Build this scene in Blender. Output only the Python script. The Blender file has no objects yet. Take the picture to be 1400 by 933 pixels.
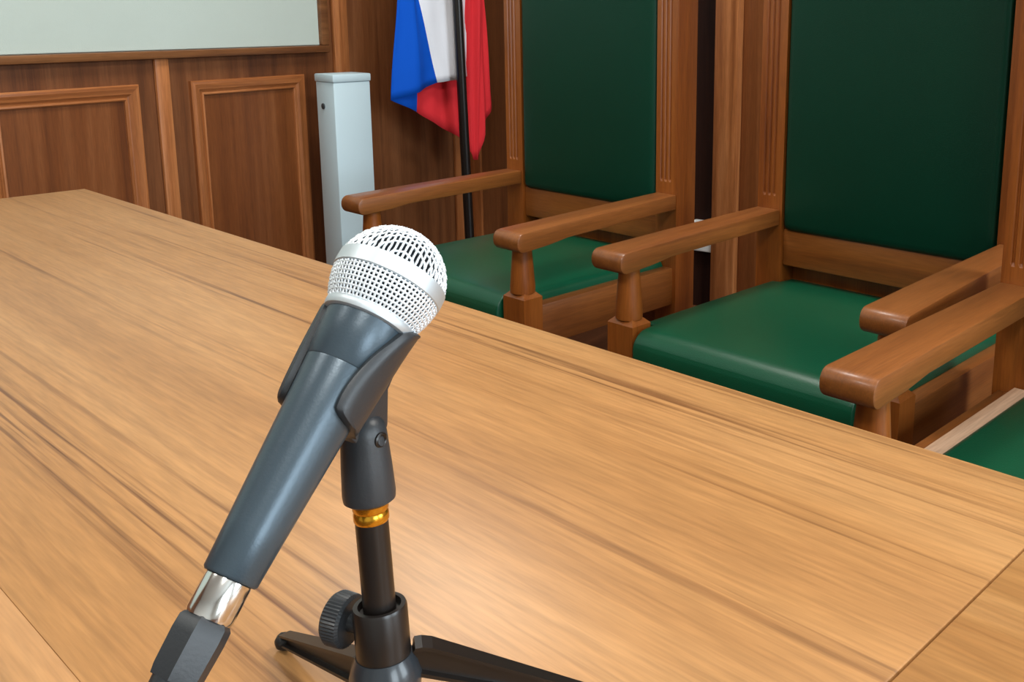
import bpy, bmesh, math, random
from mathutils import Vector, Matrix
S = bpy.context.scene
COL = S.collection
random.seed(7)
PI = math.pi

# ------------------------------------------------------------------ camera
cam_d = bpy.data.cameras.new('camera')
cam = bpy.data.objects.new('camera', cam_d)
COL.objects.link(cam)
R = [[0.678015, -0.145364, 0.720531], [-0.735044, -0.137337, 0.663965], [0.002439, -0.979800, -0.199966]]
cam.matrix_world = Matrix(((R[0][0], -R[0][1], -R[0][2], 0.0), (R[1][0], -R[1][1], -R[1][2], 0.0),
                           (R[2][0], -R[2][1], -R[2][2], 1.086), (0, 0, 0, 1)))
cam_d.sensor_width = 36.0
cam_d.lens = 1373.0 / 1400 * 36
cam_d.shift_x = -150.0 / 1400
cam_d.shift_y = -167.5 / 1400
cam_d.clip_start = 0.02
S.camera = cam

# ------------------------------------------------------------------ world, exposure
W = bpy.data.worlds.new('world'); S.world = W; W.use_nodes = True
bg = W.node_tree.nodes['Background']
bg.inputs[0].default_value = (0.75, 0.88, 1.0, 1); bg.inputs[1].default_value = 1.0
S.view_settings.view_transform = 'Standard'
S.view_settings.look = 'None'
S.view_settings.gamma = 1.0
S.view_settings.exposure = 0.0
S.view_settings.use_curve_mapping = False
S.cycles.max_bounces = 8
S.cycles.diffuse_bounces = 4
S.cycles.sample_clamp_indirect = 4.0

ANG = math.radians(11)                      # the room is turned 11 degrees against the desk
K = Vector((2.446, 3.0728, 0))              # far corner of the room
ROOM = Matrix.Translation(K) @ Matrix.Rotation(ANG, 4, 'Z')
CEIL = 2.9

def area(name, loc, direction, sx, sy, power, colour):
    l = bpy.data.lights.new(name, 'AREA'); l.shape = 'RECTANGLE'
    l.size = sx; l.size_y = sy; l.energy = power; l.color = colour
    o = bpy.data.objects.new(name, l); COL.objects.link(o)
    o.location = loc
    o.rotation_euler = Vector(direction).to_track_quat('-Z', 'Y').to_euler()
    return o
# daylight from two unseen windows, added behind the camera to light the room
ADDED_WIN = [(-1.4, -5.98), (-3.7, -5.98)]
for wx, wy in ADDED_WIN:
    p = ROOM @ Vector((wx, wy + 0.06, 1.65))
    d = ROOM.to_3x3() @ Vector((0, 1, -0.12))
    area('added_window_daylight', p, d, 1.4, 1.5, 75, (0.80, 0.92, 1.0))
# unseen ceiling lamps, added to light the room from above
ADDED_LAMPS = [(-1.3, -1.1), (-1.3, -3.2), (-3.5, -1.1), (-3.5, -3.2)]
LPOW = [23, 34, 17, 28]
for (lx, ly), pw in zip(ADDED_LAMPS, LPOW):
    p = ROOM @ Vector((lx, ly, CEIL - 0.035))
    area('added_tube_light', p, (0, 0, -1), 0.56, 0.56, pw, (1.0, 0.965, 0.90))

# ------------------------------------------------------------------ helpers
def thing(name, label, cat, loc=(0, 0, 0), rotz=0, group=None, matrix=None):
    o = bpy.data.objects.new(name, None); COL.objects.link(o)
    o.empty_display_size = 0.05
    if matrix is not None: o.matrix_world = matrix
    else:
        o.location = loc; o.rotation_euler = (0, 0, rotz)
    o['label'] = label; o['category'] = cat
    if group: o['group'] = group
    return o

def obj(name, bm, mat, parent=None, smooth=None, label=None):
    bmesh.ops.recalc_face_normals(bm, faces=bm.faces)
    me = bpy.data.meshes.new(name); bm.to_mesh(me); bm.free()
    for m in (mat if isinstance(mat, (list, tuple)) else [mat]): me.materials.append(m)
    o = bpy.data.objects.new(name, me); COL.objects.link(o)
    if parent is not None: o.parent = parent
    if label: o['label'] = label
    if smooth is not None:
        for p in me.polygons: p.use_smooth = True
        if smooth < 180:
            es = me.edges
            me.set_sharp_from_angle(angle=math.radians(smooth))
    return o

def struct(name, bm, mat, label=None, parent=None, smooth=None):
    o = obj(name, bm, mat, parent, smooth)
    if parent is None:
        o.matrix_world = ROOM
        o['kind'] = 'structure'
    if label: o['label'] = label
    return o

def box(bm, x0, x1, y0, y1, z0, z1, bev=0.0, seg=2):
    t = bmesh.new()
    bmesh.ops.create_cube(t, size=1)
    for v in t.verts:
        v.co = Vector(((x0 + x1) / 2 + v.co.x * (x1 - x0), (y0 + y1) / 2 + v.co.y * (y1 - y0), (z0 + z1) / 2 + v.co.z * (z1 - z0)))
    if bev:
        bmesh.ops.bevel(t, geom=list(t.edges), offset=bev, segments=seg, profile=0.5, affect='EDGES')
    join(bm, t); return bm

def join(bm, t, mat=None):
    if mat is not None: bmesh.ops.transform(t, matrix=mat, verts=t.verts)
    me = bpy.data.meshes.new('tmp'); t.to_mesh(me); t.free(); bm.from_mesh(me); bpy.data.meshes.remove(me)

def B(*a, **k): return box(bmesh.new(), *a, **k)

def frame_of(axis, hint=(0, 0, 1)):
    w = Vector(axis).normalized(); h = Vector(hint)
    if abs(w.dot(h)) > 0.95: h = Vector((1, 0, 0)) if abs(w.x) < 0.9 else Vector((0, 0, 1))
    u = (h - w * h.dot(w)).normalized(); v = w.cross(u)
    return u, v, w

def lathe(bm, prof, n=40, origin=(0, 0, 0), axis=(0, 0, 1), hint=(1, 0, 0), fn=None):
    """prof: (radius, height) pairs along the axis; radius 0 closes the end"""
    u, v, w = frame_of(axis, hint); o = Vector(origin); rows = []
    for r, h in prof:
        if r <= 1e-9: rows.append([bm.verts.new(o + w * h)])
        else:
            row = []
            for k in range(n):
                a = 2 * PI * k / n; rr = r if fn is None else r * fn(a, h)
                row.append(bm.verts.new(o + w * h + (u * math.cos(a) + v * math.sin(a)) * rr))
            rows.append(row)
    for A, C in zip(rows, rows[1:]):
        for k in range(n):
            j = (k + 1) % n
            if len(A) == 1 and len(C) == 1: continue
            if len(A) == 1: bm.faces.new((A[0], C[k], C[j]))
            elif len(C) == 1: bm.faces.new((A[k], A[j], C[0]))
            else: bm.faces.new((A[k], A[j], C[j], C[k]))
    return bm

def tube(bm, pts, r, n=8, cap=True):
    pts = [Vector(p) for p in pts]; rows = []
    t0 = (pts[1] - pts[0]).normalized(); u = t0.orthogonal().normalized()
    for i, p in enumerate(pts):
        t = (pts[min(i + 1, len(pts) - 1)] - pts[max(i - 1, 0)]).normalized()
        u = (u - t * u.dot(t)).normalized(); v = t.cross(u)
        rr = r[i] if isinstance(r, (list, tuple)) else r
        rows.append([bm.verts.new(p + (u * math.cos(2 * PI * k / n) + v * math.sin(2 * PI * k / n)) * rr) for k in range(n)])
    for A, C in zip(rows, rows[1:]):
        for k in range(n): bm.faces.new((A[k], A[(k + 1) % n], C[(k + 1) % n], C[k]))
    if cap: bm.faces.new(rows[0]); bm.faces.new(rows[-1])
    return bm

def prism(bm, outline, d0, d1, plane='xz', bev=0.0, seg=2):
    """outline: 2D points, extruded between d0 and d1 along the missing axis"""
    t = bmesh.new()
    def P(a, b, c):
        return {'xz': (a, c, b), 'xy': (a, b, c), 'yz': (c, a, b)}[plane]
    A = [t.verts.new(P(a, b, d0)) for a, b in outline]; C = [t.verts.new(P(a, b, d1)) for a, b in outline]
    n = len(A)
    t.faces.new(A); t.faces.new(C[::-1])
    for k in range(n): t.faces.new((A[k], A[(k + 1) % n], C[(k + 1) % n], C[k]))
    bmesh.ops.recalc_face_normals(t, faces=t.faces)
    if bev:
        ed = [e for e in t.edges if len(e.link_faces) == 2 and e.calc_face_angle(0) > 0.6]
        bmesh.ops.bevel(t, geom=ed, offset=bev, segments=seg, profile=0.5, affect='EDGES', clamp_overlap=True)
    join(bm, t); return bm

# ------------------------------------------------------------------ materials
def new_mat(name):
    m = bpy.data.materials.new(name); m.use_nodes = True
    nt = m.node_tree; b = nt.nodes['Principled BSDF']
    return m, nt, b

def srgb(r, g, b):
    f = lambda c: (c / 255 / 12.92) if c / 255 <= 0.04045 else ((c / 255 + 0.055) / 1.055) ** 2.4
    return (f(r), f(g), f(b), 1)

def plain(name, col, rough=0.5, metal=0.0, bump=0.0, bscale=200, coat=0.0, vary=0.0, spec=0.5):
    m, nt, b = new_mat(name)
    b.inputs['Base Color'].default_value = col
    b.inputs['Roughness'].default_value = rough
    b.inputs['Metallic'].default_value = metal
    b.inputs['Specular IOR Level'].default_value = spec
    b.inputs['Coat Weight'].default_value = coat
    tc = nt.nodes.new('ShaderNodeTexCoord')
    if vary:
        n = nt.nodes.new('ShaderNodeTexNoise'); n.inputs['Scale'].default_value = 9; n.inputs['Detail'].default_value = 4
        nt.links.new(tc.outputs['Object'], n.inputs['Vector'])
        h = nt.nodes.new('ShaderNodeHueSaturation'); h.inputs['Color'].default_value = col
        mr = nt.nodes.new('ShaderNodeMapRange'); mr.inputs['To Min'].default_value = 1 - vary; mr.inputs['To Max'].default_value = 1 + vary
        nt.links.new(n.outputs['Fac'], mr.inputs['Value']); nt.links.new(mr.outputs[0], h.inputs['Value'])
        nt.links.new(h.outputs[0], b.inputs['Base Color'])
    if bump:
        n = nt.nodes.new('ShaderNodeTexNoise'); n.inputs['Scale'].default_value = bscale; n.inputs['Detail'].default_value = 3
        nt.links.new(tc.outputs['Object'], n.inputs['Vector'])
        bp = nt.nodes.new('ShaderNodeBump'); bp.inputs['Strength'].default_value = bump; bp.inputs['Distance'].default_value = 0.001
        nt.links.new(n.outputs['Fac'], bp.inputs['Height']); nt.links.new(bp.outputs[0], b.inputs['Normal'])
    return m

def wood(name, dark, mid, light, axis='Z', width=9.0, stretch=0.06, rough=0.42, lines=0.45, line_scale=38, lo=0.38, hi=0.62,
         shift=True, spec=0.5, coat=0.0, line_col=None, grp=(0.44, 0.62), streaks=None):
    m, nt, b = new_mat(name); N = nt.nodes; L = nt.links
    tc = N.new('ShaderNodeTexCoord'); add = N.new('ShaderNodeVectorMath'); add.operation = 'ADD'
    L.new(tc.outputs['Object'], add.inputs[0])
    if shift:
        oi = N.new('ShaderNodeObjectInfo'); sc = N.new('ShaderNodeMath'); sc.operation = 'MULTIPLY'; sc.inputs[1].default_value = 17.0
        L.new(oi.outputs['Random'], sc.inputs[0]); L.new(sc.outputs[0], add.inputs[1])
    def mapped(across, along):
        mp = N.new('ShaderNodeMapping')
        s = [across] * 3; s['XYZ'.index(axis)] = along
        mp.inputs['Scale'].default_value = s
        L.new(add.outputs[0], mp.inputs['Vector']); return mp
    def noise(mp, detail, rough_, dist=0.0):
        n = N.new('ShaderNodeTexNoise'); n.inputs['Scale'].default_value = 1; n.inputs['Detail'].default_value = detail
        n.inputs['Roughness'].default_value = rough_; n.inputs['Distortion'].default_value = dist
        L.new(mp.outputs[0], n.inputs['Vector']); return n
    a = noise(mapped(width, width * stretch), 6, 0.60, 0.7)
    r = N.new('ShaderNodeValToRGB'); e = r.color_ramp.elements
    e[0].position = lo; e[0].color = dark; e[1].position = hi; e[1].color = light
    x = e.new((lo + hi) / 2); x.color = mid
    L.new(a.outputs['Fac'], r.inputs['Fac'])
    # dark growth lines, in groups
    f = noise(mapped(line_scale, line_scale * stretch * 0.14), 3, 0.55, 0.25)
    g = noise(mapped(width * 0.55, width * 0.55 * stretch), 2, 0.5, 0.5)
    mr = N.new('ShaderNodeMapRange'); mr.inputs['From Min'].default_value = 0.50; mr.inputs['From Max'].default_value = 0.66
    L.new(f.outputs['Fac'], mr.inputs['Value'])
    mg = N.new('ShaderNodeMapRange'); mg.inputs['From Min'].default_value = grp[0]; mg.inputs['From Max'].default_value = grp[1]
    L.new(g.outputs['Fac'], mg.inputs['Value'])
    mu = N.new('ShaderNodeMath'); mu.operation = 'MULTIPLY'; L.new(mr.outputs[0], mu.inputs[0]); L.new(mg.outputs[0], mu.inputs[1])
    if streaks:                                  # growth ring clusters at given places across the board
        sx = N.new('ShaderNodeSeparateXYZ'); L.new(tc.outputs['Object'], sx.inputs[0])
        wn = noise(mapped(2.2, 1.1), 2, 0.5)
        ma = N.new('ShaderNodeMath'); ma.operation = 'MULTIPLY_ADD'; ma.inputs[1].default_value = 0.10
        L.new(wn.outputs['Fac'], ma.inputs[0]); L.new(sx.outputs['X'], ma.inputs[2])
        rg = N.new('ShaderNodeMapRange'); rg.inputs['From Min'].default_value = streaks[0][0] + .05; rg.inputs['From Max'].default_value = streaks[-1][0] + .05
        L.new(ma.outputs[0], rg.inputs['Value'])
        cr = N.new('ShaderNodeValToRGB'); ce = cr.color_ramp.elements; w0 = streaks[0][0]; w1 = streaks[-1][0]
        ce[0].color = (streaks[0][1],) * 3 + (1,); ce[1].color = (streaks[-1][1],) * 3 + (1,)
        for px_, pv_ in streaks[1:-1]: ce.new((px_ - w0) / (w1 - w0)).color = (pv_,) * 3 + (1,)
        L.new(rg.outputs[0], cr.inputs['Fac'])
        mu = N.new('ShaderNodeMath'); mu.operation = 'MULTIPLY'; L.new(mr.outputs[0], mu.inputs[0]); L.new(cr.outputs[0], mu.inputs[1])
    m2 = N.new('ShaderNodeMath'); m2.operation = 'MULTIPLY'; m2.inputs[1].default_value = lines; L.new(mu.outputs[0], m2.inputs[0])
    mix = N.new('ShaderNodeMix'); mix.data_type = 'RGBA'; L.new(m2.outputs[0], mix.inputs[0])
    L.new(r.outputs[0], mix.inputs[6]); mix.inputs[7].default_value = line_col or tuple(c * 0.45 for c in dark[:3]) + (1,)
    # fine pores
    p = noise(mapped(330, 22), 2, 0.5)
    pr = N.new('ShaderNodeMapRange'); pr.inputs['From Min'].default_value = 0.3; pr.inputs['From Max'].default_value = 0.7
    pr.inputs['To Min'].default_value = 0.86; pr.inputs['To Max'].default_value = 1.11
    L.new(p.outputs['Fac'], pr.inputs['Value'])
    hs = N.new('ShaderNodeHueSaturation'); L.new(pr.outputs[0], hs.inputs['Value']); L.new(mix.outputs[2], hs.inputs['Color'])
    L.new(hs.outputs[0], b.inputs['Base Color'])
    b.inputs['Roughness'].default_value = rough
    b.inputs['Specular IOR Level'].default_value = spec
    b.inputs['Coat Weight'].default_value = coat; b.inputs['Coat Roughness'].default_value = 0.15
    bp = N.new('ShaderNodeBump'); bp.inputs['Strength'].default_value = 0.10; bp.inputs['Distance'].default_value = 0.0006
    L.new(p.outputs['Fac'], bp.inputs['Height']); L.new(bp.outputs[0], b.inputs['Normal'])
    return m

M = {}
M['desk'] = wood('desk laminate', srgb(154, 108, 62), srgb(172, 124, 74), srgb(181, 134, 84), 'Y', 7.0, 0.08, 0.38, 1.0, 150, 0.28, 0.62, shift=False, line_col=srgb(98, 58, 28), streaks=[(-.252, .15), (-.20, .2), (-.178, 1), (-.15, .9), (-.138, .3), (-.125, .75), (-.11, .2), (0, .12), (.03, .6), (.05, .12), (.12, .12), (.135, .85), (.152, .2), (.175, .35), (.21, .12), (.232, .85), (.248, .7), (.262, .15), (.288, .7), (.308, .2)])
M['desk2'] = wood('desk laminate second board', srgb(158, 110, 62), srgb(174, 126, 74), srgb(182, 135, 84), 'Y', 9.0, 0.07, 0.38, 0.6, 105, 0.36, 0.58, line_col=srgb(108, 66, 36))
M['desk_edge_lit'] = wood('desk edge band with painted highlight', srgb(188, 138, 88), srgb(204, 154, 102), srgb(214, 166, 114), 'Y', 9.0, 0.07, 0.34, 0.3, 105)  # paler than the top: light caught by the roundover is put into the colour
M['chair_z'] = wood('chair beech upright', srgb(118, 58, 16), srgb(144, 78, 26), srgb(157, 90, 35), 'Z', 20, 0.05, 0.38, 0.14, 110, 0.28, 0.72, coat=0.1)
M['chair_x'] = wood('chair beech along x', srgb(112, 60, 22), srgb(134, 78, 33), srgb(147, 89, 42), 'X', 20, 0.05, 0.40, 0.14, 110, 0.28, 0.72, coat=0.15)
M['chair_y'] = wood('chair beech along y', srgb(120, 64, 22), srgb(146, 84, 33), srgb(158, 94, 42), 'Y', 20, 0.05, 0.38, 0.14, 110, 0.28, 0.72, coat=0.1)
M['dark_wall_strip'] = wood('very dark wood', srgb(26, 10, 5), srgb(34, 14, 7), srgb(44, 20, 10), 'Z', 16, 0.03, 0.7, 0.3, 60, spec=0.2)
M['wall'] = wood('dark wall veneer', srgb(90, 50, 24), srgb(112, 66, 34), srgb(128, 80, 46), 'Z', 16, 0.03, 0.45, 0.32, 60, 0.33, 0.67, shift=True)
M['field'] = wood('reddish wall veneer', srgb(98, 52, 22), srgb(120, 67, 30), srgb(134, 80, 42), 'Z', 16, 0.03, 0.42, 0.32, 60, 0.33, 0.67)
M['trim'] = wood('lighter wall trim upright', srgb(138, 80, 40), srgb(164, 100, 54), srgb(180, 116, 68), 'Z', 24, 0.04, 0.42, 0.3, 90)
M['trim_x'] = wood('lighter wall trim level', srgb(138, 80, 40), srgb(164, 100, 54), srgb(180, 116, 68), 'X', 24, 0.04, 0.42, 0.3, 90)
M['frame_t'] = wood('rail trim', srgb(104, 64, 36), srgb(124, 80, 46), srgb(140, 94, 56), 'X', 24, 0.04, 0.42, 0.3, 90)
M['pale_wood'] = wood('pale wood', srgb(176, 140, 112), srgb(196, 160, 132), srgb(208, 174, 146), 'X', 22, 0.05, 0.5, 0.2, 90)
M['floor'] = wood('floor boards', srgb(70, 40, 24), srgb(92, 54, 32), srgb(110, 68, 42), 'X', 8, 0.06, 0.4, 0.4, 50)
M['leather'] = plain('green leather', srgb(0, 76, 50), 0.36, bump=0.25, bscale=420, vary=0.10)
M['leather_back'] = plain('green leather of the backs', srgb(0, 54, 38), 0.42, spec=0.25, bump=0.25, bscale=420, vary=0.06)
M['piping'] = plain('dark green welt', srgb(4, 48, 32), 0.4)
M['paper'] = plain('pale wall fabric', srgb(190, 204, 197), 0.85, bump=0.5, bscale=260, vary=0.03)
M['plaster'] = plain('white plaster', srgb(225, 225, 220), 0.9, bump=0.1, bscale=120)
M['metal_white'] = plain('white enamel', srgb(196, 220, 230), 0.35)
M['lock'] = plain('steel lock', srgb(72, 80, 84), 0.45, 0.4)
M['plastic_white'] = plain('white plastic', srgb(230, 232, 230), 0.4)
M['pole'] = plain('black pole enamel', srgb(22, 18, 16), 0.3)
M['blue'] = plain('blue flag satin', srgb(0, 84, 200), 0.8, spec=0.2, vary=0.04)
M['white'] = plain('white flag satin', srgb(236, 241, 250), 0.8, spec=0.2, vary=0.03)
M['red'] = plain('red flag satin', srgb(224, 50, 58), 0.8, spec=0.2, vary=0.04)
M['mic_body'] = plain('dark grey metallic lacquer', srgb(68, 82, 92), 0.33, 0.35, bump=0.06, bscale=900)
M['mic_dark'] = plain('mic foam', srgb(30, 34, 42), 0.9, bump=0.3, bscale=900)
M['grille'] = plain('nickel grille wire', srgb(234, 242, 248), 0.42, 0.5)
M['silver'] = plain('satin silver', srgb(204, 214, 220), 0.5, 0.7)
M['chrome'] = plain('bright chrome', srgb(225, 225, 222), 0.15, 1.0)
M['black_plastic'] = plain('black plastic', srgb(44, 48, 52), 0.42, bump=0.08, bscale=700)
M['black_enamel'] = plain('black stand enamel', srgb(26, 22, 20), 0.32)
M['hub'] = plain('satin black hub', srgb(38, 44, 50), 0.30, coat=0.2)
M['brass'] = plain('brass', srgb(214, 158, 48), 0.22, 0.9)
M['rubber'] = plain('black rubber', srgb(20, 20, 21), 0.55)
m, nt, b = new_mat('added lamp diffuser'); b.inputs['Base Color'].default_value = (0.9, 0.9, 0.88, 1)
b.inputs['Emission Color'].default_value = (1, 0.965, 0.9, 1); b.inputs['Emission Strength'].default_value = 5.0; M['diffuser'] = m  # glow of the added ceiling lamps
m, nt, b = new_mat('added window glass'); nt.nodes.remove(b)
g = nt.nodes.new('ShaderNodeBsdfGlossy'); g.inputs['Roughness'].default_value = 0.02; t = nt.nodes.new('ShaderNodeBsdfTransparent')
fr = nt.nodes.new('ShaderNodeFresnel'); mx = nt.nodes.new('ShaderNodeMixShader')
nt.links.new(fr.outputs[0], mx.inputs[0]); nt.links.new(t.outputs[0], mx.inputs[1]); nt.links.new(g.outputs[0], mx.inputs[2])
nt.links.new(mx.outputs[0], nt.nodes['Material Output'].inputs[0]); M['glass'] = m

# ------------------------------------------------------------------ room shell (room frame: corner at 0,0; room is -x, -y)
XW, YW = -6.0, -6.0
struct('floor', B(XW - .2, .2, YW - .2, .2, -.12, 0), M['floor'], 'dark brown wooden floor under chairs and desk')
struct('ceiling', B(XW - .2, .2, YW - .2, .2, CEIL, CEIL + .12), M['plaster'], 'white ceiling')
wl = struct('wall_left', B(XW - .2, .2, 0, .16, 0, CEIL), M['wall'], 'dark wood panelled wall with pale fabric upper field behind the far end of the desk')
wr = struct('wall_right', B(0, .16, YW - .2, -.001, 0, CEIL), M['wall'], 'dark wood wall behind the green chairs')
# wall behind the camera on the right, with openings for the two added windows
bm = bmesh.new()
ws = sorted(x for x, _ in ADDED_WIN)
cuts = [XW - .2]
for x in ws: cuts += [x - .75, x + .75]
cuts += [.2]
for i in range(0, len(cuts), 2): box(bm, cuts[i], cuts[i + 1], YW - .16, YW, 0, CEIL)
for x in ws:
    box(bm, x - .75, x + .75, YW - .16, YW, 0, .85); box(bm, x - .75, x + .75, YW - .16, YW, 2.45, CEIL)
struct('wall_front', bm, M['plaster'], 'white plaster wall with two added windows behind the camera')
struct('wall_rear', B(XW - .16, XW, YW - .2, .2, 0, CEIL), M['plaster'], 'white plaster wall behind the camera')
for i, x in enumerate(ws):  # frames and panes of the added windows
    bm = bmesh.new()
    for a in ((x - .75, x - .69, .85, 2.45), (x + .69, x + .75, .85, 2.45), (x - .69, x + .69, .85, .91), (x - .69, x + .69, 2.39, 2.45), (x - .03, x + .03, .91, 2.39)):
        box(bm, a[0], a[1], YW - .12, YW - .04, a[2], a[3], .006, 1)
    w = struct('added_window_%d' % (i + 1), bm, M['plastic_white'], 'white framed window added behind the camera for daylight')
    for s in (-1, 1):
        obj('pane', B(x + (.03 if s > 0 else -.69), x + (.69 if s > 0 else -.03), YW - .083, YW - .077, .91, 2.39), M['glass'], w)

# wall_left dressing
def strip(name, x0, x1, z0, z1, d, mat, parent, bev=.003, wall='l'):
    if wall == 'l': bm = B(x0, x1, -d, .0, z0, z1, bev)
    else: bm = B(-d, .0, x0, x1, z0, z1, bev)
    return obj(name, bm, mat, parent, 40)
obj('wall_fabric', B(-4.2, -.712, -.008, 0, .985, 2.55, .002, 1), M['paper'], wl, label='pale grey green wall fabric field')
strip('rail', -4.23, -.684, .962, .984, .026, M['frame_t'], wl, .005)
strip('fabric_edge', -.7165, -.684, .984, 2.57, .022, M['frame_t'], wl, .005)
strip('fabric_edge', -4.23, -.7165, 2.548, 2.57, .022, M['frame_t'], wl, .005)
for k in range(6):
    xs = -1.300 - .565 * k
    strip('stile', xs, xs + .042, .1, .962, .012, M['trim'], wl)
def picture_moulding(x0, x1, z0, z1, prof):
    """mitred moulding: prof = (inset, depth) pairs"""
    bm = bmesh.new(); rows = []
    for i, d in prof:
        rows.append([bm.verts.new(p) for p in ((x0 + i, -d, z0 + i), (x1 - i, -d, z0 + i), (x1 - i, -d, z1 - i), (x0 + i, -d, z1 - i))])
    for A, C in zip(rows, rows[1:]):
        for k in range(4): bm.faces.new((A[k], A[(k + 1) % 4], C[(k + 1) % 4], C[k])).material_index = 1 - k % 2
    return bm
PROF = [(0, 0), (0, .012), (.003, .016), (.010, .018), (.024, .014), (.030, .008), (.033, .007), (.035, .011), (.039, .012), (.042, .009), (.043, 0)]
for k in range(6):
    c = -.992 - .565 * k
    obj('panel_moulding', picture_moulding(c - .203, c + .203, .16, .896, PROF), [M['trim'], M['trim_x']], wl, 25)
    obj('panel_field', B(c - .161, c + .161, -.004, 0, .202, .854), M['field'], wl)
strip('tall_strip', -.658, -.598, .1, CEIL, .016, M['trim'], wl)
strip('corner_strip', -.082, 0, .1, CEIL, .014, M['trim'], wl)
base = struct('baseboard_left', B(-5.9, -.02, -.018, 0, 0, .1, .004), M['trim_x'], 'brown wooden baseboard under the panelled wall')
# wall_right dressing
strip('corner_strip', -.075, -.014, .1, CEIL, .014, M['trim'], wr, wall='r')
for y0 in (-1.172, -2.4, -3.7):
    strip('pilaster', y0, y0 + .085, .1, CEIL, .05, M['trim'], wr, wall='r')
    strip('pilaster_flank', y0 - .075, y0, .1, CEIL, .02, M['field'], wr, wall='r')
struct('baseboard_right', B(-.018, 0, -5.9, -.02, 0, .1, .004), M['wall'], 'dark wooden baseboard behind the chairs')
obj('dark_wall_strip', B(-.012, 0, -1.087, -.75, .1, CEIL), M['dark_wall_strip'], wr, label='nearly black strip of wall')  # thin, nearly black sheet over this stretch of wall
# socket on the wall behind the chairs
def room_thing(name, label, cat, p, group=None):
    return thing(name, label, cat, matrix=ROOM @ Matrix.Translation(p), group=group)
so = room_thing('wall_socket', 'small white socket box low on the dark wall between the chairs', 'socket', (-.0125, -1.055, .35))
obj('housing', B(-.03, 0, -.045, .045, -.05, .055, .006), M['plastic_white'], so, 40)
obj('socket_face', lathe(bmesh.new(), [(0, 0), (.019, 0), (.021, .004), (.024, .004), (.024, 0)], 24, (-.030, 0, .002), (-1, 0, 0)), M['plastic_white'], so, 40)
for i, (lx, ly) in enumerate(ADDED_LAMPS):  # fittings added to go with the unseen ceiling lamps
    t = room_thing('added_ceiling_light', 'added square white ceiling light panel ' + ('above the chairs', 'above the near end of the desk', 'in the far left ceiling corner', 'above the windowed rear corner')[i], 'lamp', (lx, ly, CEIL), 'added square ceiling light panels')
    bm = bmesh.new()
    for a in ((-.3, .3, -.3, -.28), (-.3, .3, .28, .3), (-.3, -.28, -.28, .28), (.28, .3, -.28, .28)): box(bm, *a, -.03, -.001, .002, 1)
    obj('added_lamp_frame', bm, M['plastic_white'], t)
    obj('diffuser', B(-.28, .28, -.28, .28, -.018, -.001), M['diffuser'], t)

# ------------------------------------------------------------------ desk
T = .75
X0, X1, Y0, YS, Y1 = .148, .708, -1.5, .209, 2.072
desk = thing('desk', 'long light oak desk with a seam across its top, under the microphone', 'desk', (.4, .3, 0))
def dbox(x0, x1, y0, y1, z0, z1, bev=0, seg=2): return B(x0 - .4, x1 - .4, y0 - .3, y1 - .3, z0, z1, bev, seg)
obj('tabletop_board', dbox(X0, X1, YS + .0004, Y1, T - .028, T, .0016, 2), M['desk'], desk, 40)
obj('tabletop_board', dbox(X0, X1, Y0, YS - .0004, T - .028, T, .0016, 2), M['desk2'], desk, 40)
# rounded front edge
for y0, y1 in ((YS + .0004, Y1), (Y0, YS - .0004)):
    out = [(X0 - .4, T - .028), (X0 - .4, T - .0006)]
    for k in range(0, 9):
        a = PI / 2 + k * PI / 2 / 8
        out.append((X0 - .012 + .020 * math.cos(a) - .4, T - .0206 + .020 * math.sin(a)))
    out += [(X0 - .032 - .4, T - .036), (X0 - .01 - .4, T - .036)]
    obj('edge_strip', prism(bmesh.new(), out, y0 - .3, y1 - .3, 'xz'), M['desk_edge_lit'], desk, 30, label='rounded edge strip, paler from a painted-in highlight')
for y in (Y0 + .1, YS, Y1 - .06): obj('leg_panel', dbox(X0 + .05, X1 - .04, y - .014, y + .014, .001, T - .028, .002, 1), M['desk2'], desk)
obj('modesty_panel', dbox(.19, .208, Y0 + .115, YS - .015, .12, T - .028), M['desk2'], desk)
obj('modesty_panel', dbox(.19, .208, YS + .015, Y1 - .075, .12, T - .028), M['desk2'], desk)

# ------------------------------------------------------------------ chairs: local frame, front = -x, seat centre line y = 0
def cushion(x0, x1, y0, y1, z0, z1, bev, puff, axis, n=14):
    """a padded box: bevelled edges and a domed face towards +axis"""
    t = bmesh.new()
    bmesh.ops.create_cube(t, size=1)
    for v in t.verts: v.co = Vector(((x0 + x1) / 2 + v.co.x * (x1 - x0), (y0 + y1) / 2 + v.co.y * (y1 - y0), (z0 + z1) / 2 + v.co.z * (z1 - z0)))
    bmesh.ops.bevel(t, geom=list(t.edges), offset=bev, segments=4, profile=0.55, affect='EDGES')
    big = [e for e in t.edges if e.calc_length() > 4 * bev]
    bmesh.ops.subdivide_edges(t, edges=big, cuts=n, use_grid_fill=True)
    for v in t.verts:
        fx = (v.co.x - x0) / (x1 - x0) * 2 - 1; fy = (v.co.y - y0) / (y1 - y0) * 2 - 1; fz = (v.co.z - z0) / (z1 - z0) * 2 - 1
        if axis == 'z' and fz > 0: v.co.z += puff * (1 - fx ** 4) * (1 - fy ** 4)
        if axis == '-x' and fx < 0: v.co.x -= puff * (1 - fy ** 4) * (1 - fz ** 4)
    return t

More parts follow.
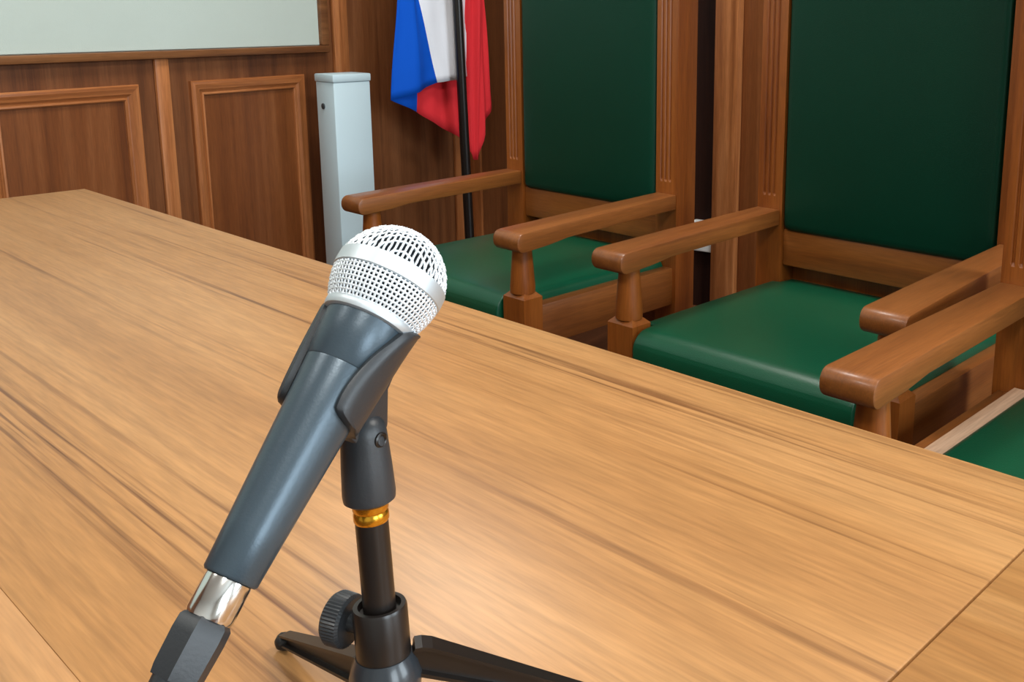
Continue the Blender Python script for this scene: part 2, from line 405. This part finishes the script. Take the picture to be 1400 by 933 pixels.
XF, XP, AF = -.285, .258, -.262     # reference front line, front face of the back posts, tip of the arms (origin: middle of the chair)
HZ = 1.62
def make_chair(label, loc, hw=.270, board=False):
    c = thing('armchair', label, 'chair', loc, 0, 'green leather armchairs behind the desk')
    for s in (-1, 1):
        # fluted back post, running down to the floor as the rear leg
        oy, iy = s * .307, s * .242
        lo, hi = min(oy, iy), max(oy, iy)
        flz0, flz1 = .69, HZ - .1
        bm = bmesh.new(); d = .004
        ys = [lo]; w = hi - lo
        for k in range(3):
            c0 = lo + w * (.34 + .20 * k); ys += [c0 - .004, c0 - .0015, c0 + .0015, c0 + .004]
        ys += [hi]
        def ring(z, depth):
            pts = []
            for i, y in enumerate(ys):
                grove = 0 < i < len(ys) - 1 and (i - 1) % 4 in (1, 2)
                pts.append((XP + (depth if grove else 0), y, z))
            pts += [(XP + .07, hi, z), (XP + .07, lo, z)]
            return [bm.verts.new(p) for p in pts]
        rings = [ring(.001, 0), ring(flz0, 0), ring(flz0 + .006, d), ring(flz1, d), ring(flz1 + .006, 0), ring(HZ, 0)]
        for A, C in zip(rings, rings[1:]):
            for k in range(len(A)): bm.faces.new((A[k], A[(k + 1) % len(A)], C[(k + 1) % len(A)], C[k]))
        bm.faces.new(rings[0]); bm.faces.new(rings[-1])
        obj('back_post', bm, M['chair_z'], c)
        # arm with a bullnose front
        out = []
        zt, zb = .650, .609
        for k in range(11):
            a = PI / 2 + k * PI / 10
            cs, sn = math.cos(a), math.sin(a)
            out.append((AF + .019 - .019 * abs(cs) ** .92, (zt + zb) / 2 + (zt - zb) / 2 * math.copysign(abs(sn) ** .92, sn)))
        out += [(AF + .09, .613), (AF + .15, .620), (XP, .626), (XP, .662), (AF + .20, .655)]
        bm = prism(bmesh.new(), out, .246, .324, 'xz', .0035, 2)
        for v in bm.verts:                                   # the arm narrows towards the back post and mirrors to the other side
            if v.co.y > .28: v.co.y -= .017 * max(0, (v.co.x - AF) / (XP - AF))
            v.co.y *= s
        obj('armrest', bm, M['chair_x'], c, 35)
        # turned support under the arm
        cy = s * .275; cx = XF + .078
        obj('arm_support', lathe(bmesh.new(), [(0, .512), (.0265, .512), (.0268, .525), (.0255, .54), (.0225, .58), (.0205, .606), (.0215, .612), (0, .612)], 24, (cx, cy, 0)), M['chair_z'], c, 40)
        # square front leg with a chamfered top
        b2 = bmesh.new(); box(b2, cx - .026, cx + .026, cy - .0325, cy + .0325, .001, .513)
        top = [e for e in b2.edges if all(v.co.z > .5 for v in e.verts)]
        bmesh.ops.bevel(b2, geom=top, offset=.010, segments=1, affect='EDGES')
        obj('front_leg', b2, M['chair_z'], c)
        # side rail under the seat
        ry = s * .281
        obj('side_rail', B(cx + .02, XP + .002, ry - .016, ry + .016, .388, .480, .003), M['chair_x'], c, 40)
    obj('front_rail', B(XF + .058, XF + .084, -.236, .236, .372, .425, .003), M['chair_y'], c, 40)
    obj('rear_seat_rail', B(XP + .020, XP + .045, -.242, .242, .30, .40, .003), M['chair_y'], c, 40)
    obj('lower_back_rail', B(XP + .008, XP + .048, -.242, .242, .535, .618, .004), M['chair_y'], c, 40)
    bm = bmesh.new()
    out = [(-.242, HZ - .10), (.242, HZ - .10), (.242, HZ)] + [(.242 - .484 * k / 12, HZ + .07 * math.sin(PI * k / 12)) for k in range(1, 12)] + [(-.242, HZ)]
    prism(bm, out, XP + .005, XP + .055, 'yz', .004)
    obj('top_rail', bm, M['chair_y'], c, 40)
    # padded back and seat
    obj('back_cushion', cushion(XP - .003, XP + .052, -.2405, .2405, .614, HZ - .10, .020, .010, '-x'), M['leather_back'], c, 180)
    # seat pad: notched round the front legs and the back posts, soft edge, domed top
    lx = XF + .106; px = XP - .004
    out = [(XF + .040, -.233), (lx, -.233), (lx, -hw), (px, -hw), (px, -.238), (XP + .045, -.238), (XP + .045, .238), (px, .238), (px, hw), (lx, hw), (lx, .233), (XF + .040, .233)]
    sc = bmesh.new(); prism(sc, out, .405, .497, 'xy')
    ed = [e for e in sc.edges if (all(v.co.z > .49 for v in e.verts) or (e.verts[0].co.x < XF + .041 and e.verts[1].co.x < XF + .041))]
    bmesh.ops.bevel(sc, geom=ed, offset=.004, segments=2, profile=.5, affect='EDGES', clamp_overlap=True)
    cutx = [XF + .040 + q for q in (.002, .004, .007, .011, .016, .022, .029, .037)] + [XF + .09 + (XP - .07 - XF) * q / 12 for q in range(13)]
    cuty = [sg * (hw - q) for sg in (-1, 1) for q in (.001, .003, .006, .010, .015, .021)] + [sg * (.233 - q) for sg in (-1, 1) for q in (.003, .008, .014)] + [-.2 + .4 * q / 12 for q in range(13)]
    for ax_, cuts_ in ((0, cutx), (1, cuty)):
        for q in cuts_:
            pco = [0, 0, 0]; pno = [0, 0, 0]; pco[ax_] = q; pno[ax_] = 1
            bmesh.ops.bisect_plane(sc, geom=list(sc.verts) + list(sc.edges) + list(sc.faces), plane_co=pco, plane_no=pno)
    for v in sc.verts:
        if v.co.z > .47:
            fx = (v.co.x - (XF + .04)) / (XP + .045 - XF - .04) * 2 - 1; fy = v.co.y / hw
            v.co.z += .013 * max(0, 1 - fx ** 4) * max(0, 1 - fy ** 4)
            for dist, r in ((v.co.x - (XF + .04), .036), (hw - abs(v.co.y), .018)):
                if dist < r: v.co.z -= r - math.sqrt(max(r * r - (r - max(dist, 0)) ** 2, 0))
    obj('seat_cushion', sc, M['leather'], c, 50)
    if board: obj('seat_board', B(lx + .004, XP - .004, -.27, .27, .4805, .4925, .002, 1), M['pale_wood'], c, label='pale board showing at the seat edge')  # thin pale board, a little wider than the seat pad above it
    obj('back_panel', B(XP + .052, XP + .066, -.2415, .2415, .36, HZ - .06, .002, 1), M['chair_z'], c)
    return c
CX = 1.585
make_chair('green leather armchair farthest from the microphone, standing beside the flag', (CX - .018, 1.811, 0))
make_chair('middle green leather armchair, its whole seat showing between both armrests', (CX, .975, 0))
make_chair('green leather armchair cut off by the right edge, pulled closest to the desk', (CX - .270, .308, 0), .246, True)

# ------------------------------------------------------------------ flag
PB = Vector((2.182, 2.73, 0)); PTOP = Vector((2.120, 2.73, 2.15))
fl = thing('flag_stand', 'white, blue and red flag hanging from a black pole in the corner', 'flag', PB)
def onpole(z): return (PTOP - PB) * (z / 2.15)
bm = tube(bmesh.new(), [onpole(.02), onpole(1.0), onpole(2.1)], .0165, 16)
obj('pole', bm, M['pole'], fl, 40)
obj('finial', lathe(bmesh.new(), [(.012, 0), (.02, .01), (.012, .02), (.016, .05), (.008, .09), (0, .11)], 20, onpole(2.1)), M['brass'], fl, 40)
obj('base', lathe(bmesh.new(), [(0, .001), (.15, .001), (.15, .012), (.14, .02), (.03, .03), (.024, .08), (0, .08)], 32), M['pole'], fl, 40)
# cloth: front fold (blue + white), back fold (blue + red), right fold (white edge + red)
bm = bmesh.new()
def sheet(cols, mats, nz, amp, freq, ph):
    """cols: per column three knots (x, z, y) top / middle / bottom; gaps between columns take the material of that gap"""
    N5 = 6; rows = []; ms = []; full = []
    for i, (a, b2) in enumerate(zip(cols, cols[1:])):
        for k in range(N5):
            f = k / N5; full.append([tuple(a[q][j] + (b2[q][j] - a[q][j]) * f for j in range(3)) for q in range(3)]); ms.append(mats[i])
    full.append(cols[-1])
    for i, c in enumerate(full):
        row = []
        for k in range(2 * nz + 1):
            q, f = (0, k / nz) if k < nz else (1, (k - nz) / nz)
            x, z, y = (c[q][j] + (c[q + 1][j] - c[q][j]) * f for j in range(3))
            t = k / (2 * nz)
            y += amp * (.4 + .6 * t) * math.sin(freq * i + ph + .7 * t) + .004 * math.sin(9 * t + i * .5)
            row.append(bm.verts.new((x - PB.x, y - PB.y, z)))
        rows.append(row)
    for i, (A, C) in enumerate(zip(rows, rows[1:])):
        for k in range(2 * nz):
            f = bm.faces.new((A[k], C[k], C[k + 1], A[k + 1])); f.material_index = ms[i]; f.smooth = True
ZT = 2.0
# front fold: blue then white, the border leaning to the right as it hangs
sheet([[(2.075, ZT, 2.79), (1.951, 1.13, 2.79), (1.911, .806, 2.785)], [(2.085, ZT, 2.77), (2.000, 1.13, 2.765), (2.000, .830, 2.760)],
       [(2.090, ZT, 2.78), (2.028, 1.13, 2.785), (2.092, .856, 2.780)], [(2.12, ZT, 2.77), (2.12, 1.13, 2.772), (2.165, .862, 2.772)],
       [(2.160, ZT, 2.785), (2.214, 1.13, 2.785), (2.236, .870, 2.79)]], [0, 0, 1, 1], 12, .006, .8, 0)
# fold behind: blue corner and red field
sheet([[(2.05, 1.25, 2.84), (1.99, 1.0, 2.825), (1.913, .806, 2.787)], [(2.09, 1.25, 2.84), (2.05, 1.0, 2.825), (2.014, .761, 2.795)],
       [(2.14, 1.25, 2.85), (2.12, 1.0, 2.83), (2.110, .706, 2.80)], [(2.20, 1.25, 2.85), (2.22, 1.0, 2.835), (2.212, .652, 2.815)]], [0, 2, 2], 8, .005, 1.0, 0)
# right fold: white edge, then red down to a point
sheet([[(2.165, ZT, 2.80), (2.205, 1.13, 2.815), (2.236, .640, 2.835)], [(2.175, ZT, 2.80), (2.262, 1.13, 2.815), (2.246, .860, 2.820)]], [1], 12, .004, 1.2, 1)
sheet([[(2.172, ZT, 2.81), (2.250, 1.13, 2.822), (2.240, .625, 2.830)], [(2.185, ZT, 2.80), (2.275, 1.13, 2.80), (2.266, .570, 2.805)],
       [(2.200, ZT, 2.79), (2.300, 1.13, 2.79), (2.284, .573, 2.80)], [(2.215, ZT, 2.80), (2.325, 1.13, 2.815), (2.325, .703, 2.81)],
       [(2.225, ZT, 2.82), (2.346, 1.13, 2.83), (2.378, .755, 2.83)]], [2, 2, 2, 2], 14, .007, 1.0, 1)
o = obj('flag_cloth', bm, [M['blue'], M['white'], M['red']], fl)
sm = o.modifiers.new('thickness', 'SOLIDIFY'); sm.thickness = .0015

# ------------------------------------------------------------------ white metal post by the wall
post = thing('metal_post', 'tall white square metal post with a small round lock against the panelled wall', 'post', (1.712, 2.75, 0))
obj('post_body', B(-.064, .064, -.05, .05, .001, .880, .003), M['metal_white'], post, 40)
obj('post_cap', B(-.067, .067, -.053, .053, .880, .904, .004), M['metal_white'], post, 40)
obj('lock', lathe(bmesh.new(), [(0, 0), (.009, 0), (.009, .003), (.006, .0045), (0, .0045)], 20, (-.0638, .012, .806), (-1, 0, 0)), M['lock'], post, 40, label='small round steel lock')

# ------------------------------------------------------------------ microphone
HEAD = Vector((.2491, .3705, .9684)); TAIL = Vector((.1565, .3498, .8716))
PIV = Vector((.2293, .3665, .9030)); HUB = Vector((.2289, .3580, .7893))
wv = (HEAD - TAIL).normalized(); LB = (HEAD - TAIL).length
du = PIV - TAIL; du = (du - wv * du.dot(wv)).normalized(); dv = wv.cross(du)
MIC = Matrix(((du.x, dv.x, wv.x, TAIL.x), (du.y, dv.y, wv.y, TAIL.y), (du.z, dv.z, wv.z, TAIL.z), (0, 0, 0, 1)))
mic = thing('microphone', 'dark grey handheld microphone with a silver mesh ball head in a clip', 'microphone', matrix=MIC)
RB = .0246; H0 = LB
zc = H0 - .0200                                   # collar
obj('mic_body', lathe(bmesh.new(), [(0, .001), (.0096, .001), (.0104, .0), (.0112, .001), (.0122, .02), (.0150, .070), (.0163, .0905), (.01625, .0910), (.0167, .0915),
    (.0182, zc - .008), (.0184, zc - .002), (0, zc - .002)], 56), M['mic_body'], mic, 40)
obj('collar_ring', lathe(bmesh.new(), [(0, zc - .0026), (.0190, zc - .0026), (.0202, zc - .0020), (.0207, zc - .0006), (.0207, zc + .0012), (.0202, zc + .0020), (.0190, zc + .0024), (0, zc + .0024)], 56), M['silver'], mic, 40, label='silver collar ring')
# ball: inner foam, woven wire, equator band
HL = .0180
def low_r(t): return RB - (RB - .0198) * t ** 2.1        # the mesh narrows from the band (t = 0) to the collar (t = 1)
prof = [(0, H0 - HL)] + [(low_r(1 - k / 8) - .0018, H0 - HL * (1 - k / 8)) for k in range(8)] + [((RB - .0018) * math.cos(a), H0 + (RB - .0018) * math.sin(a)) for a in [PI / 2 * k / 12 for k in range(12)]] + [(0, H0 + RB - .0018)]
obj('inner_foam', lathe(bmesh.new(), prof, 40), M['mic_dark'], mic, 180, label='dark foam inside the mesh')
obj('equator_band', lathe(bmesh.new(), [(RB - .002, H0 - .0038), (RB + .0004, H0 - .0038), (RB + .0009, H0 - .0034), (RB + .0010, H0), (RB + .0009, H0 + .0034), (RB + .0004, H0 + .0038), (RB - .002, H0 + .0038)], 64), M['silver'], mic, 40, label='smooth silver band round the mesh head')
bm = bmesh.new()
PITCH, WR, AMP = .00215, .00058, .00034
def wire(fn, n, sign):
    pts = []
    for i in range(n + 1):
        p, out = fn(i / n)
        pts.append(p + out * (AMP * sign * (1 if i % 2 else -1)))
    tube(bm, pts, WR, 5, False)
C0 = Vector((0, 0, H0))
tmin, tmax = .16, 1.0
rows = 8
nm = 70
def low(t, th):
    r = low_r(t); e = .001
    slope = (low_r(t + e) - low_r(t - e)) / (2 * e * HL)
    d = Vector((math.cos(th), math.sin(th), slope)).normalized()
    return Vector((r * math.cos(th), r * math.sin(th), H0 - HL * t)), d
for k in range(nm):                                # lower half: upright wires ...
    th = 2 * PI * k / nm
    wire(lambda t, th=th: low(tmin + (tmax - tmin) * t, th), rows, 1 if k % 2 else -1)
for j in range(rows + 1):                          # ... and rings
    tt = tmin + (tmax - tmin) * j / rows
    wire(lambda t, tt=tt: low(tt, 2 * PI * t), nm, 1 if j % 2 else -1)
nn = int(RB / PITCH)                               # upper half: square weave pressed over the dome
hb = .0033
rot = 0.75
e1 = Vector((math.cos(rot), math.sin(rot), 0)); e2 = Vector((-math.sin(rot), math.cos(rot), 0))
for ea, eb in ((e1, e2), (e2, e1)):
    for i in range(-nn, nn + 1):
        c = i * PITCH; rr = RB * RB - c * c
        if rr < (hb * 1.2) ** 2: continue
        r = math.sqrt(rr); a0 = math.asin(hb / r)
        n = max(4, int((PI - 2 * a0) * r / PITCH))
        def fn(t, c=c, r=r, a0=a0):
            a = a0 + (PI - 2 * a0) * t
            d = ea * c + eb * (r * math.cos(a)) + Vector((0, 0, r * math.sin(a)))
            return C0 + d, d / RB
        wire(fn, n, (1 if i % 2 else -1) * (1 if ea is e1 else -1))
o = obj('mesh_grille', bm, M['grille'], mic, 180, label='silver woven wire mesh of the head'); o['kind'] = 'stuff'

# cable and its plug
cb = thing('microphone_cable', 'black cable with a silver and black plug at the microphone\'s lower end', 'cable', matrix=MIC)
obj('plug_sleeve', lathe(bmesh.new(), [(0, .0005), (.0090, .0005), (.0094, -.001), (.0094, -.014), (.0088, -.0155), (0, -.0155)], 40), M['chrome'], cb, 40, label='bright silver plug sleeve')
def hexa(a, h): return 1.0 / max(math.cos(((a + PI / 6) % (PI / 3)) - PI / 6), .01) * .93
bm = bmesh.new()
lathe(bm, [(0, -.0155), (.0088, -.0155), (.0099, -.017), (.0101, -.022), (.0096, -.035), (.0090, -.0385), (0, -.0385)], 48, fn=lambda a, h: hexa(a, h))
obj('plug_boot', bm, M['black_plastic'], cb, 35, label='black six sided plug boot')
obj('strain_relief', lathe(bmesh.new(), [(0, -.0385), (.0084, -.0385), (.0078, -.046), (.0055, -.060), (.0035, -.066), (0, -.066)], 32), M['black_plastic'], cb, 40)
inv = MIC.inverted()
e = MIC @ Vector((0, 0, -.062)); dr = -wv
pts = [e, e + dr * .015, e + dr * .035 + Vector((0, 0, -.004)), Vector((.060, .325, .74)), Vector((.035, .318, .62)), Vector((.030, .32, .45)), Vector((.035, .33, .22)), Vector((.03, .36, .05)), Vector((-.02, .42, .0045)), Vector((-.15, .5, .0045)), Vector((-.4, .45, .0045))]
def smooth_path(p, n=6):
    out = []
    for i in range(len(p) - 1):
        a, b2, c2, d = p[max(i - 1, 0)], p[i], p[i + 1], p[min(i + 2, len(p) - 1)]
        for k in range(n):
            t = k / n
            out.append(.5 * ((2 * b2) + (c2 - a) * t + (2 * a - 5 * b2 + 4 * c2 - d) * t * t + (3 * b2 - a - 3 * c2 + d) * t ** 3))
    return out + [p[-1]]
obj('cable_lead', tube(bmesh.new(), [inv @ p for p in smooth_path(pts)], .0032, 10), M['rubber'], cb, 180)

# ------------------------------------------------------------------ desk stand
sv = (PIV - HUB).normalized(); SL = (PIV - HUB).length
BASE = Vector((HUB.x, HUB.y, T))
st = thing('microphone_stand', 'small black tripod microphone stand with a brass ring on the desk', 'microphone stand', BASE)
def L_(p): return Vector(p) - BASE
O = HUB - BASE
hint = (1, 0, 0)
def sl(prof, n=40, fn=None): return lathe(bmesh.new(), prof, n, O, sv, hint, fn)
obj('hub', sl([(0, -.019), (.0118, -.019), (.0150, -.016), (.0158, -.006), (.0165, -.004), (.0165, -.001), (.0150, .005), (.0128, .0090), (0, .0090)]), M['hub'], st, 40)
obj('collar', sl([(0, .0088), (.0124, .0088), (.0124, .0315), (.0118, .033), (.0098, .033), (.0092, .030), (0, .030)]), M['black_enamel'], st, 40)
obj('tube', sl([(0, .028), (.0074, .028), (.0074, .078), (0, .078)]), M['black_enamel'], st, 40)
obj('brass_ring', sl([(0, .0735), (.0074, .0735), (.0079, .0745), (.0079, .0775), (.0074, .0785), (.0080, .0795), (.0080, .0835), (0, .0835)]), M['brass'], st, 40, label='shiny brass ring')
obj('clip_adapter', sl([(0, .0825), (.0095, .0825), (.0115, .084), (.0118, .087), (.0112, .100), (.0105, .110), (.0102, .1145), (.0094, .1185), (.0072, .1215), (.004, .123), (0, .1234)]), M['black_plastic'], st, 40)
# thumb screw on the collar, pointing to the left
kd = Vector((-.36, .93, .03)).normalized()
kc = O + sv * .020
knurl = lambda a, h: 1 + .022 * math.cos(a * 48)
bm = lathe(bmesh.new(), [(0, .010), (.0045, .010), (.0045, .0165), (.0105, .0165), (.0122, .0175), (.0124, .0245), (.0115, .0262), (.008, .0266), (.006, .0258), (0, .0258)], 192, kc, kd, (0, 0, 1), lambda a, h: knurl(a, h) if .0168 < h < .0255 else 1)
obj('thumb_screw', bm, M['black_plastic'], st, 30, label='black knurled thumb screw')
# three channel section legs with rubber feet
for ang in (88, -33, 208):
    d = Vector((math.cos(math.radians(ang)), math.sin(math.radians(ang)), 0)); n_ = Vector((-d.y, d.x, 0))
    p0 = O + d * .0115 + Vector((0, 0, .0075 if ang < 0 else -.006)); p1 = Vector((O.x, O.y, 0)) + d * .100 + Vector((0, 0, .0078))
    ax = (p1 - p0).normalized(); up = n_.cross(ax)
    if up.z < 0: up = -up
    bm = bmesh.new()
    rows = []
    for f in (0, .03, .08, .15, .3, .6, .85, 1.0):
        c0 = p0 + (p1 - p0) * f; w = .0050 - .0018 * f; t = .0080 - .0048 * f - .0026 * max(0, 1 - f / .08) ** 2; rim = .0019 - .0007 * f; web = w - .0026
        sec = [(-w, -t), (w, -t), (w, -t + rim), (web, -t + rim * 1.3), (web, t - rim * 1.3), (w, t - rim), (w, t), (-w, t), (-w, t - rim), (-web, t - rim * 1.3), (-web, -t + rim * 1.3), (-w, -t + rim)]
        rows.append([bm.verts.new(c0 + n_ * a + up * b2) for a, b2 in sec])
    for A, C in zip(rows, rows[1:]):
        for k in range(12): bm.faces.new((A[k], A[(k + 1) % 12], C[(k + 1) % 12], C[k]))
    bm.faces.new(rows[0]); bm.faces.new(rows[-1])
    leg = obj('leg', bm, M['black_enamel'], st)
    ft = p1 + ax * .002
    bm = bmesh.new()
    lathe(bm, [(0, -.0048), (.0026, -.0042), (.0044, -.002), (.0050, .0), (.0044, .002), (.0026, .0042), (0, .0048)], 20, (ft.x, ft.y, .0053), n_)
    obj('rubber_foot', bm, M['rubber'], leg, 180)
# clip: open sleeve round the microphone body (built in the microphone's frame)
toL = Matrix.Translation(-BASE) @ MIC
def body_r(h):
    pr = [(.0112, 0), (.0122, .02), (.0150, .070), (.0163, .091), (.0177, .13)]
    for (r0, h0), (r1, h1) in zip(pr, pr[1:]):
        if h <= h1: return r0 + (r1 - r0) * (h - h0) / (h1 - h0)
    return pr[-1][0]
bm = bmesh.new()
NS, NA = 44, 34
s0, s1 = .068, .119
def curve(keys, f):
    # Catmull-Rom through evenly spaced values
    n = len(keys) - 1; x = min(f * n, n - 1e-6); i = int(x); t = x - i
    a, b2, c2, d = keys[max(i - 1, 0)], keys[i], keys[i + 1], keys[min(i + 2, n)]
    return .5 * (2 * b2 + (c2 - a) * t + (2 * a - 5 * b2 + 4 * c2 - d) * t * t + (3 * b2 - a - 3 * c2 + d) * t ** 3)
def span(f):
    # how far each wing reaches round the body, rounded off at both ends
    end = lambda x: math.sqrt(max(0, 1 - max(0, (x - .86) / .14) ** 2)) * math.sqrt(max(0, 1 - max(0, (.10 - x) / .10) ** 2))
    right = .75 + (curve([2.05, 2.12, 2.06, 1.90, 1.66, 1.42], f) - .75) * end(f)
    left = 1.5 + (curve([2.25, 2.40, 2.42, 2.40, 2.34, 2.25], f) - 1.5) * end(f)
    return -right, left
outer = []; inner = []
for i in range(NS + 1):
    f = i / NS; h = s0 + (s1 - s0) * f; a0, a1 = span(f); ro = []; ri = []
    for k in range(NA + 1):
        a = a0 + (a1 - a0) * k / NA
        e_ = abs(2 * k / NA - 1); th = .0034 + .0007 * math.exp(-((e_ - .9) / .07) ** 2) - .0010 * max(0, (e_ - .95) / .05)
        if k < NA / 2: th += .0022 * f * f * max(0, min(1, (.5 - k / NA) * 3))
        r = body_r(h) + .0002
        ri.append(bm.verts.new((r * math.cos(a), r * math.sin(a), h)))
        ro.append(bm.verts.new(((r + th) * math.cos(a), (r + th) * math.sin(a), h)))
    outer.append(ro); inner.append(ri)
for G in (outer, inner):
    for A, C in zip(G, G[1:]):
        for k in range(NA): bm.faces.new((A[k], A[k + 1], C[k + 1], C[k]))
for i in range(NS):
    for k in (0, NA): bm.faces.new((outer[i][k], outer[i + 1][k], inner[i + 1][k], inner[i][k]))
for i in (0, NS):
    for k in range(NA): bm.faces.new((outer[i][k], outer[i][k + 1], inner[i][k + 1], inner[i][k]))
bmesh.ops.transform(bm, matrix=toL, verts=bm.verts)
clip = obj('clip', bm, M['black_plastic'], st, 40)
# hinge tongue from the clip down to the adapter
bm = bmesh.new()
pv = inv @ PIV
prism(bm, [(.0185, .1165), (.0225, .1175), (.0262, .1080), (.0275, .0960), (pv.x + .0075, pv.z + .008), (pv.x + .006, pv.z - .004), (pv.x + .001, pv.z - .008), (pv.x - .004, pv.z - .007), (.0165, pv.z - .006)], -.0050, .0050, 'xz', .0018)
bmesh.ops.transform(bm, matrix=toL, verts=bm.verts)
obj('hinge_tongue', bm, M['black_plastic'], clip, 40)
for s in (-1, 1):                                             # hinge screw through the head of the adapter
    bm = bmesh.new()
    lathe(bm, [(0, .0078), (.0036, .0078), (.0036, .0104), (.0028, .0109), (.0020, .0104), (.0016, .0092), (0, .0092)], 24, L_(HUB) + sv * .1135, dv * s, sv)
    obj('hinge_screw', bm, M['black_enamel'], st, 40)
